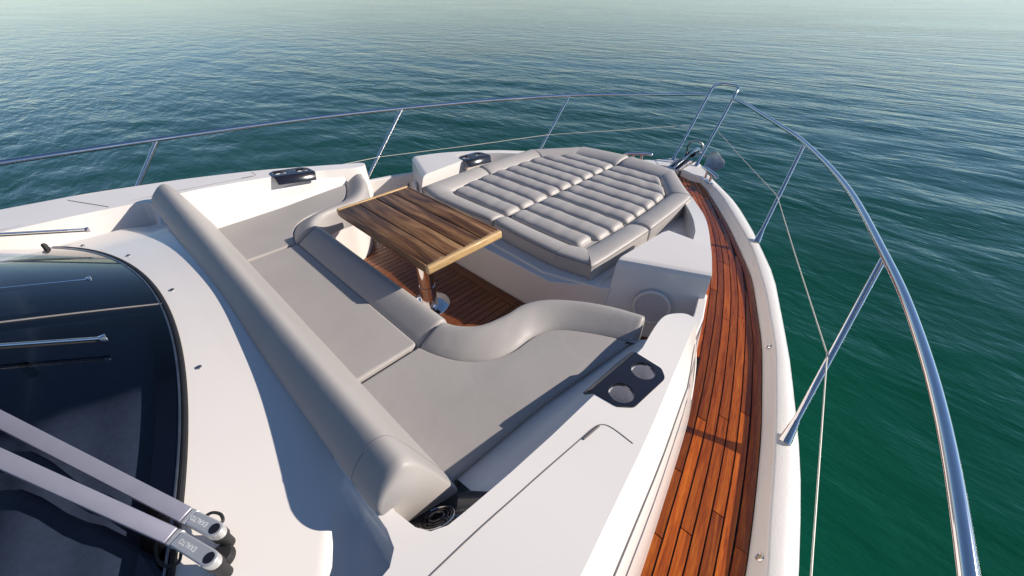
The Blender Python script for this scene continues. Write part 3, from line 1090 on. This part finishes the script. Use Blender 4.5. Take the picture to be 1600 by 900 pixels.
# ------------------------------------------------------------------ black pocket beside the backrest
def pocket(s):
    pts = [(.150, 1.33, .585), (.152, 1.415, .590), (.175, 1.452, .60), (.24, 1.468, .60), (.40, 1.470, .565), (.385, 1.43, .535), (.35, 1.375, .515), (.30, 1.335, .505)]
    n = len(pts)
    v = [Vector((x, s * y, z)) for x, y, z in pts] + [Vector((x, s * y, z - .03)) for x, y, z in pts]
    f = [tuple(range(n))] + [(i, (i + 1) % n, n + (i + 1) % n, n + i) for i in range(n)]
    o = obj('side_speaker', v, f, M_black, yacht, bevel=.003)
    q = Vector((.25, -s * .55, .8)).normalized().to_track_quat('Z', 'Y').to_matrix()
    c = Vector((.213, s * 1.395, .575))
    for r in (.052, .044, .034, .022):
        ring = [c + q @ Vector((r * math.cos(a / 32 * 2 * math.pi), r * math.sin(a / 32 * 2 * math.pi), .006 + (.05 - r) * .1)) for a in range(33)]
        v, f = tube(ring, .0022 if r > .03 else .004, 8)
        obj('trim_ring', v, f, M_chrome if r == .052 else M_black, o)
pocket(-1)
solid('pocket_cover', [(.12, 1.27, .45), (.12, 1.49, .45), (.42, 1.49, .45), (.42, 1.27, .45)], [(.12, 1.30, .4), (.12, 1.47, .4), (.42, 1.49, .4), (.42, 1.29, .4)], M_gel, yacht, bevel=.003)

# ------------------------------------------------------------------ coachroof deck aft of the backrest
def xe(y):
    ay = abs(y)
    return -.088 - .20 * min(ay, 1.2) ** 2 - (max(0, ay - 1.2)) * .5
def sstep(a, b, x):
    t = max(0, min(1, (x - a) / (b - a)))
    return t * t * (3 - 2 * t)
def zdeck(x, y):
    ay = abs(y)
    z = .775 - .08 * ay * ay + .02 * min(.5, max(0, -x))
    # walkway trough towards the coaming
    edge = 1.17 + max(0, .02 - x) * 1.5
    edge = min(edge, 1.335)
    lo = z - .036
    k = sstep(edge, edge + .09, ay)
    z = z * (1 - k) + lo * k
    if x > .04:
        k2 = sstep(.055, .080, x) * sstep(1.13, 1.19, ay)
        z = z * (1 - k2) + .695 * k2
    return z
def coachroof():
    ys = frange(-1.475, 1.475, .0125)
    rows = []
    for y in ys:
        x0 = xe(y) - .01
        x1 = .125
        row = []
        for i in range(34):
            x = x0 + (x1 - x0) * i / 33
            row.append(Vector((x, y, zdeck(x, y))))
        row.append(Vector((.135, y, .47)))
        rows.append(row)
    v, f = loft(rows, False, False)
    obj('coachroof', v, f, M_gel, yacht, angle=70)
    # side decks of the coachroof beside the windscreen
    for s in (-1, 1):
        rows = []
        for x in frange(-3.2, -.09, .06):
            row = []
            ya = 1.20
            for i in range(10):
                y = ya + (1.50 - ya) * i / 9
                xx = min(x, xe(y) - .004)
                row.append(Vector((x, s * y, zdeck(max(x, -.6), y) - .004)))
            rows.append(row)
        v, f = loft(rows, False, False)
        obj('walkway', v, f, M_gel, yacht, angle=70)
coachroof()

# windscreen
def windscreen():
    frame_pts = [(xe(y) , y, zdeck(xe(y), y) + .004) for y in frange(-1.28, 1.28, .04)]
    v, f = tube(frame_pts, .008, 8)
    o = obj('windscreen', v, f, M_rubber, yacht)
    v, f = tube([(x - .013, y, z + .005) for x, y, z in frame_pts], .0035, 6)
    obj('frame_trim', v, f, M_steel, o)
    m = .40
    def P_(y, t, dz=0):
        x = xe(y) - .006 - t
        z = zdeck(xe(y), y) + .004 + m * t - .05 * t * t + dz
        return Vector((x, y, z))
    for (a, b) in ((-1.27, -.004), (.004, 1.27)):
        rows = [[P_(y, t) for t in frange(0, 2.4, .2)] for y in frange(a, b, .05)]
        v, f = loft(rows, False, False)
        obj('glass_pane', v, f, M_glass, o, angle=80)
        # printed black border on the underside of each pane
        def strip(rowfn, name='printed_border'):
            v, f = loft(rowfn, False, False)
            obj(name, v, f, M_black, o, angle=80)
        strip([[P_(y, t, -.004) for t in (0, .03, .062)] for y in frange(a, b, .05)])
        e0, e1 = (b - .05, b) if b < 0.1 else (a, a + .05)
        strip([[P_(y, t, -.0045) for t in frange(.062, 2.4, .2)] for y in (e0, e1)])
        e0, e1 = (a, a + .12) if b < 0.1 else (b - .12, b)
        strip([[P_(y, t, -.0045) for t in frange(.062, 2.4, .2)] for y in (e0, e1)])
    v, f = tube([P_(0, t, .001) for t in frange(0, 2.4, .1)], .0035, 6)
    obj('centre_joint', v, f, M_seam, o)
    # dashboard under the glass
    rows = []
    for y in frange(-1.2, 1.2, .05):
        row = []
        for t in frange(.0, 2.3, .04):
            p = P_(y, t)
            z = zdeck(xe(y), y) - .03 + .30 * t - .05 * t * t - .03
            u = t
            z += .018 * sstep(.10, .13, u) - .014 * sstep(.16, .18, u) + .02 * sstep(.24, .27, u) - .05 * sstep(.33, .40, u)
            row.append(Vector((p.x, y, z)))
        rows.append(row)
    v, f = loft(rows, False, False)
    obj('dashboard', v, f, M_dash, o, angle=80)
windscreen()

# screws along the coachroof
for y in (-1.0, -.475, .092, .655, 1.12):
    x = xe(y) + .045
    v, f = lathe((x, y, zdeck(x, y)), [(.009, -.002), (.009, .004), (.005, .007), (.001, .007)], 12)
    obj('fastener', v, f, M_steel, yacht)

# ------------------------------------------------------------------ wipers (paired arms)
def wiper(name_base, e0, e1, pad):
    pass
def arm_set():
    z = .760
    holes = [Vector((-.206, -1.100, z)), Vector((-.233, -1.160, z))]
    brk = None
    v, f = lathe((-.228, -1.122, .0), [(.028, .62), (.028, .690), (.024, .697), (.010, .70)], 24)
    brk = obj('windscreen_wiper', v, f, M_rubber, yacht)
    starts = [Vector((-.245, -1.013, z)), Vector((-.2825, -1.041, z))]
    ends = [Vector((-.3815, -.727, .84)), Vector((-.3915, -.840, .84))]
    for h, a, b in zip(holes, starts, ends):
        d = (b - a).normalized()
        b2 = a + d * 1.25
        side = d.cross(Vector((0, 0, 1))).normalized()
        upv = side.cross(d).normalized()
        hw = .0175; hh = .011
        rr = []
        for p in (a, b2):
            rr.append([p + side * (sx * hw) + upv * (sz * hh) for sx, sz in ((-1, -1), (1, -1), (1, 1), (-1, 1))])
        v, f = loft(rr, True, True)
        obj('arm', v, f, M_alu, brk, bevel=.0022)
        # knuckle between arm and end clamp
        c = a - d * .012
        v, f = tube([c - side * .0170, c + side * .0170], .0115, 16)
        obj('knuckle', v, f, M_alucast, brk)
        # pivot screw and plate
        v, f = box(-.02, .03, -.0175, .0175, -.014, -.010)
        Mx = Matrix.Translation(a) @ Matrix((( d.x, side.x, upv.x), (d.y, side.y, upv.y), (d.z, side.z, upv.z))).to_4x4()
        obj('pivot_plate', [Mx @ Vector(p) for p in v], f, M_chrome, brk, bevel=.002)
        # end clamp: rounded block with a round hole
        dirc = (h - c); dirc.z = 0; L = dirc.length; dirc.normalize()
        sd = dirc.cross(Vector((0, 0, 1)))
        outl = []
        w = .0172
        s0 = c + dirc * .008
        outl.append(s0 + sd * w * .95); 
        for k in range(13):
            an = math.pi / 2 - math.pi * k / 12
            outl.append(h + dirc * math.cos(an) * .0225 + sd * math.sin(an) * w)
        outl.append(s0 - sd * w * .95)
        top = [Vector((p.x, p.y, z + .010)) for p in outl]
        bot = [Vector((p.x, p.y, z - .018)) for p in outl]
        o = solid('end_clamp', top, bot, M_alucast, brk, bevel=.004)
        v, f = lathe((h.x + dirc.x * .003, h.y + dirc.y * .003, z), [(.0120, .004), (.0120, .0108), (.002, .0109)], 24)
        mb = MB().add(v, f)
        mb.build('clamp_hole', M_black, brk)
        v, f = lathe((h.x, h.y, z), [(.014, -.09), (.014, -.04), (.018, -.035), (.018, -.018)], 20)
        obj('spindle', v, f, M_rubber, brk)
        # maker's lettering, reading from the hole towards the arm
        cu = bpy.data.curves.new('lettering', 'FONT')
        cu.body = 'EXALTO'
        cu.size = .0145
        cu.align_x = 'CENTER'; cu.align_y = 'CENTER'
        to = bpy.data.objects.new('lettering_tmp', cu)
        col.objects.link(to)
        dg = bpy.context.evaluated_depsgraph_get()
        me = bpy.data.meshes.new_from_object(to.evaluated_get(dg))
        bpy.data.objects.remove(to)
        mid = c.lerp(h, .43); mid.z = z + .0103
        tx = -dirc; ty = Vector((0, 0, 1)).cross(tx)
        Rm = Matrix(((tx.x, ty.x, 0), (tx.y, ty.y, 0), (0, 0, 1))).to_4x4()
        me.transform(Matrix.Translation(mid) @ Rm)
        me.materials.clear(); me.materials.append(M_letter)
        lo = bpy.data.objects.new('lettering', me)
        link(lo, brk)
    # washer hose loop
    pts = [(-.310, -.985, .73), (-.327, -1.014, .72), (-.329, -1.048, .715), (-.315, -1.075, .715), (-.295, -1.085, .72), (-.280, -1.070, .735)]
    v, f = tube(catmull(pts, 6), .0035, 8)
    obj('hose', v, f, M_rubber, brk)
    pts = [(-.235, -1.045, .762), (-.215, -1.050, .764), (-.198, -1.055, .766), (-.186, -1.070, .760), (-.188, -1.088, .756), (-.200, -1.085, .758), (-.205, -1.068, .764)]
    v, f = tube(catmull(pts, 6), .0038, 8)
    obj('hose', v, f, M_rubber, brk)
arm_set()
def small_wiper(x, y, z, L, dx, dy):
    v, f = lathe((x - dx * .2, y - dy * .2, z - .06), [(.012, 0), (.012, .05), (.008, .058)], 12)
    o = obj('windscreen_wiper', v, f, M_rubber, yacht)
    d = Vector((dx, dy, 0)).normalized()
    for k, (mat, r, dz) in enumerate(((M_chrome, .005, 0), (M_rubber, .004, -.012))):
        a = Vector((x, y, z + dz)); b = a - d * L; b.z += .38 * abs(L * d.x)
        v, f = tube([a, a.lerp(b, .5), b], r, 8)
        obj('blade' if k else 'arm', v, f, mat, o)
    v, f = box(x - .010, x + .008, y - .009, y + .009, z - .016, z + .008)
    obj('blade_clip', v, f, M_chrome, o, bevel=.002)
small_wiper(-.262, -.268, .885, .5, .97, -.25)
small_wiper(-.267, .333, .83, .5, .9, .1)
small_wiper(-.235, 1.13, .76, .4, .9, .2)

# hatch seams in the coamings (dark surface strips standing in for shaded grooves)
def groove(pts, s, name='hatch_seam', r=.0018, dz=.0002):
    v, f = tube(catmull([Vector((x, s * y, ez(x) + dz)) for x, y in pts], 5), r, 6)
    obj(name, v, f, M_seam, yacht)
for s in (-1, 1):
    groove([(-.6, 1.515), (.112, 1.539), (.40, 1.556), (.645, 1.574), (.72, 1.580), (.752, 1.592), (.765, 1.625), (.762, 1.70)], s)
    groove([(.66, 1.581), (.74, 1.588)], s, 'hatch_hinge', .004, .001)
    groove([(-.112, 1.50), (-.235, 1.717), (-.28, 1.80)], s)

# fitting on the far cockpit wall, latch etc.
q = Vector((0, -1, .1)).to_track_quat('Z', 'Y').to_matrix()
for s in (1, -1):
    qq = Vector((0, -s, .1)).to_track_quat('Z', 'Y').to_matrix()
    v, f = lathe((2.02, s * 1.462, .262), [(.026, -.02), (.026, .006), (.018, .009), (.016, .004), (.002, .004)], 24, M=qq)
    obj('wall_socket', v, f, M_black, yacht)
# deck lights along the bulwark
for s in (-1, 1):
    for x, y in ((3.563, 1.405), (2.459, 1.862), (1.141, 2.205), (0.0, 2.37)):
        n_ = Vector((0, -s * .8, .6)).normalized()
        qq = n_.to_track_quat('Z', 'Y').to_matrix()
        v, f = lathe((x, s * (y + .006), -.035), [(.020, -.01), (.020, .003), (.015, .006), (.013, .003)], 20, M=qq)
        o = obj('deck_light', v, f, M_chrome, yacht)
        v, f = lathe((x, s * (y + .006), -.035), [(.0135, -.004), (.0135, .003), (.002, .004)], 20, M=qq)
        obj('lens', v, f, M_lamp, o)

# ------------------------------------------------------------------ guard rail
def rail_z(x, s):
    return .718 + .020 * (5.96 - x) + (.022 if s > 0 else -.022) * min(1, max(0, (5.9 - x) / 1.4))
RX = [(5.955, .160), (5.70, .41), (5.40, .635), (4.95, .970), (4.428, 1.322), (3.44, 1.785), (2.455, 2.103), (1.88, 2.255), (1.27, 2.365), (.5, 2.44), (-.13, 2.48), (-1.5, 2.52), (-3.0, 2.54)]
mid_rail = None
hoop = [(5.955, .160, .712), (6.02, .160, .775), (6.09, .150, .815), (6.155, .11, .828), (6.18, .05, .83), (6.18, -.05, .83), (6.155, -.11, .828), (6.09, -.150, .815), (6.02, -.160, .775), (5.955, -.160, .712)]
v, f = tube(catmull([Vector((5.30, .160, 0))] + [Vector((5.60, .160, .322))] + [Vector(p) for p in hoop] + [Vector((5.60, -.160, .322)), Vector((5.30, -.160, 0))], 6), .0165, 14)
pulpit = obj('guard_rail', v, f, M_chrome, yacht)
for s in (-1, 1):
    v, f = tube(catmull([Vector((x, s * y, rail_z(x, s))) for x, y in RX], 8), .0185, 16)
    obj('top_rail', v, f, M_chrome, pulpit)
    posts = [((3.77, 1.375), (4.428, 1.322)), ((1.75, 2.130), (2.455, 2.103)), ((-.38, 2.43), (.36, 2.452)), ((-2.4, 2.48), (-1.7, 2.52))]
    wires = [Vector((5.30 + .66 * .55, s * .160, .712 * .55))]
    for (bx, by), (tx, ty) in posts:
        zt = rail_z(tx, s) - .01
        b = Vector((bx, s * by, .0)); t = Vector((tx, s * ty, zt))
        v, f = tube([b, b.lerp(t, .5), t], .0155, 14)
        st = obj('stanchion', v, f, M_chrome, pulpit)
        d = (t - b).normalized()
        mb = MB()
        mb.add(*tube([b - d * .004, b + d * .012, b + d * .12], lambda q_: .030 if q_ < .3 else (.029 if q_ < .6 else .0165), 18))
        mb.build('stanchion_socket', M_chrome, pulpit, angle=50)
        w = b.lerp(t, .47)
        wires.append(w)
        ring = []
        for a_ in range(13):
            an = a_ / 12 * 2 * math.pi
            ring.append(w + Vector((.0, -s * .017, 0)) + Vector((.007 * math.cos(an), 0, .007 * math.sin(an))))
        v, f = tube(ring, .002, 6)
        obj('wire_eye', v, f, M_chrome, pulpit)
    for a, b in zip(wires, wires[1:]):
        a2 = a + Vector((0, -s * .017, 0)) if a is not wires[0] else a
        b2 = b + Vector((0, -s * .017, 0))
        v, f = tube([a2, a2.lerp(b2, .5) - Vector((0, 0, .006)), b2], .0033, 8)
        obj('lifeline', v, f, M_wire, pulpit)
    for p, d in ((Vector((5.30, s * .16, 0)), Vector((.66, 0, .712)).normalized()),):
        v, f = tube([p - d * .004, p + d * .02, p + d * .06], lambda q_: .028 if q_ < .6 else .018, 16)
        obj('stanchion_socket', v, f, M_chrome, pulpit)

# ------------------------------------------------------------------ cleats
def cleat(s):
    a = Vector((4.757, s * .617, .115)); b = Vector((5.010, s * .328, .115))
    d = (b - a).normalized()
    pts = [a - Vector((0, 0, .012)), a.lerp(b, .12), a.lerp(b, .35) + Vector((0, 0, .006)), a.lerp(b, .65) + Vector((0, 0, .006)), a.lerp(b, .88), b - Vector((0, 0, .012))]
    v, f = tube(catmull(pts, 5), lambda t: .010 + .012 * math.sin(math.pi * min(1, max(0, t))) ** .6, 14)
    o = obj('cleat', v, f, M_chrome, yacht)
    for t in (.36, .64):
        p = a.lerp(b, t)
        for k in (-1, 1):
            v, f = tube([Vector((p.x, p.y, .0)) + d * .012 * k, Vector((p.x, p.y, .11)) + d * .006 * k], .0085, 10)
            obj('cleat_leg', v, f, M_chrome, o)
    p = a.lerp(b, .5)
    v, f = box(-.10, .10, -.03, .03, .002, .010)
    ang = math.atan2(d.y, d.x)
    Mx = Matrix.Translation((p.x, p.y, 0)) @ Matrix.Rotation(ang, 4, 'Z')
    obj('cleat_base', [Mx @ Vector(q) for q in v], f, M_chrome, o, bevel=.004)
for s in (-1, 1):
    cleat(s)

# ------------------------------------------------------------------ anchor in its bow roller
def anchor():
    # roller channel is part of the yacht
    mb = MB()
    for y in (-.062, .062):
        pr = [(4.86, -.07), (5.30, -.06), (5.62, -.02), (5.72, .03), (5.66, .10), (5.50, .085), (5.25, .045), (4.86, .01)]
        v = [Vector((x, y + dy, z)) for dy in (-.004, .004) for x, z in pr]
        n = len(pr)
        mb.add(v, [tuple(range(n))[::-1], tuple(range(n, 2 * n))] + [(i, (i + 1) % n, n + (i + 1) % n, n + i) for i in range(n)])
    mb.add(*box(4.86, 5.6, -.062, .062, -.078, -.072))
    r = mb.build('bow_roller', M_chrome, yacht, smooth=False)
    v, f = tube([(5.62, -.058, .02), (5.62, .058, .02)], .032, 16)
    obj('roller_wheel', v, f, M_rubber, r)
    e = empty('anchor', (5.3, 0, .02), 'grey steel plough anchor with a roll bar, hanging in the bow roller', 'anchor')
    M = Matrix.Translation(Vector(e.location)).inverted()
    T = lambda v: [M @ Vector(p) for p in v]
    # shank
    pr = [(4.93, .02), (5.45, .10), (5.66, .13), (5.80, .07), (5.86, -.02), (5.80, -.04), (5.70, .04), (5.50, .045), (4.93, -.03)]
    n = len(pr)
    v = [Vector((x, dy, z)) for dy in (-.014, .014) for x, z in pr]
    obj('shank', T(v), [tuple(range(n))[::-1], tuple(range(n, 2 * n))] + [(i, (i + 1) % n, n + (i + 1) % n, n + i) for i in range(n)], M_chrome, e, bevel=.004)
    # fluke: broad concave blade hanging to starboard below the roller
    B = Matrix.Translation((5.56, -.285, .01)) @ Vector((-.80, -.42, .42)).normalized().to_track_quat('Z', 'Y').to_matrix().to_4x4()
    out = []
    for k in range(25):
        t = k / 24 * 2 * math.pi
        r_ = .118 + .016 * math.cos(3 * t + .6)
        out.append((r_ * math.cos(t), r_ * 1.08 * math.sin(t)))
    rings = []
    for q_ in (1, .97, .8, .55, .3, .05):
        rings.append([B @ Vector((x * q_, y * q_, .05 * (x * x + y * y) * q_ * q_ / .02 * .6)) for x, y in out[:-1]])
    v, f = loft(rings, True, False)
    f.append(tuple(range(len(v) - 24, len(v))))
    o = obj('fluke', T(v), f, M_steel, e, angle=70)
    sd = o.modifiers.new('thick', 'SOLIDIFY'); sd.thickness = .010
    v, f = tube([(5.68, .0, .08), (5.64, -.12, .05), (5.58, -.24, .01)], .016, 10)
    obj('fluke_arm', T(v), f, M_steel, e)
    pts = [(5.60, -.10, .03), (5.57, -.105, .14), (5.55, -.07, .215), (5.545, 0, .24), (5.55, .07, .215), (5.57, .105, .14), (5.60, .10, .03)]
    v, f = tube(catmull([Vector(p) for p in pts], 5), .013, 10)
    obj('roll_bar', T(v), f, M_steel, e)
    v, f = tube([(5.0, 0, .0), (4.86, 0, -.05), (4.78, 0, -.07)], .018, 8)
    obj('chain', T(v), f, M_steel, e)
    # windlass / locker lid trim just aft of the roller
    v, f = lathe((4.62, -.10, -.078), [(.055, 0), (.055, .008), (.04, .012), (.002, .012)], 24)
    obj('deck_filler', v, f, M_chrome, yacht)
anchor()
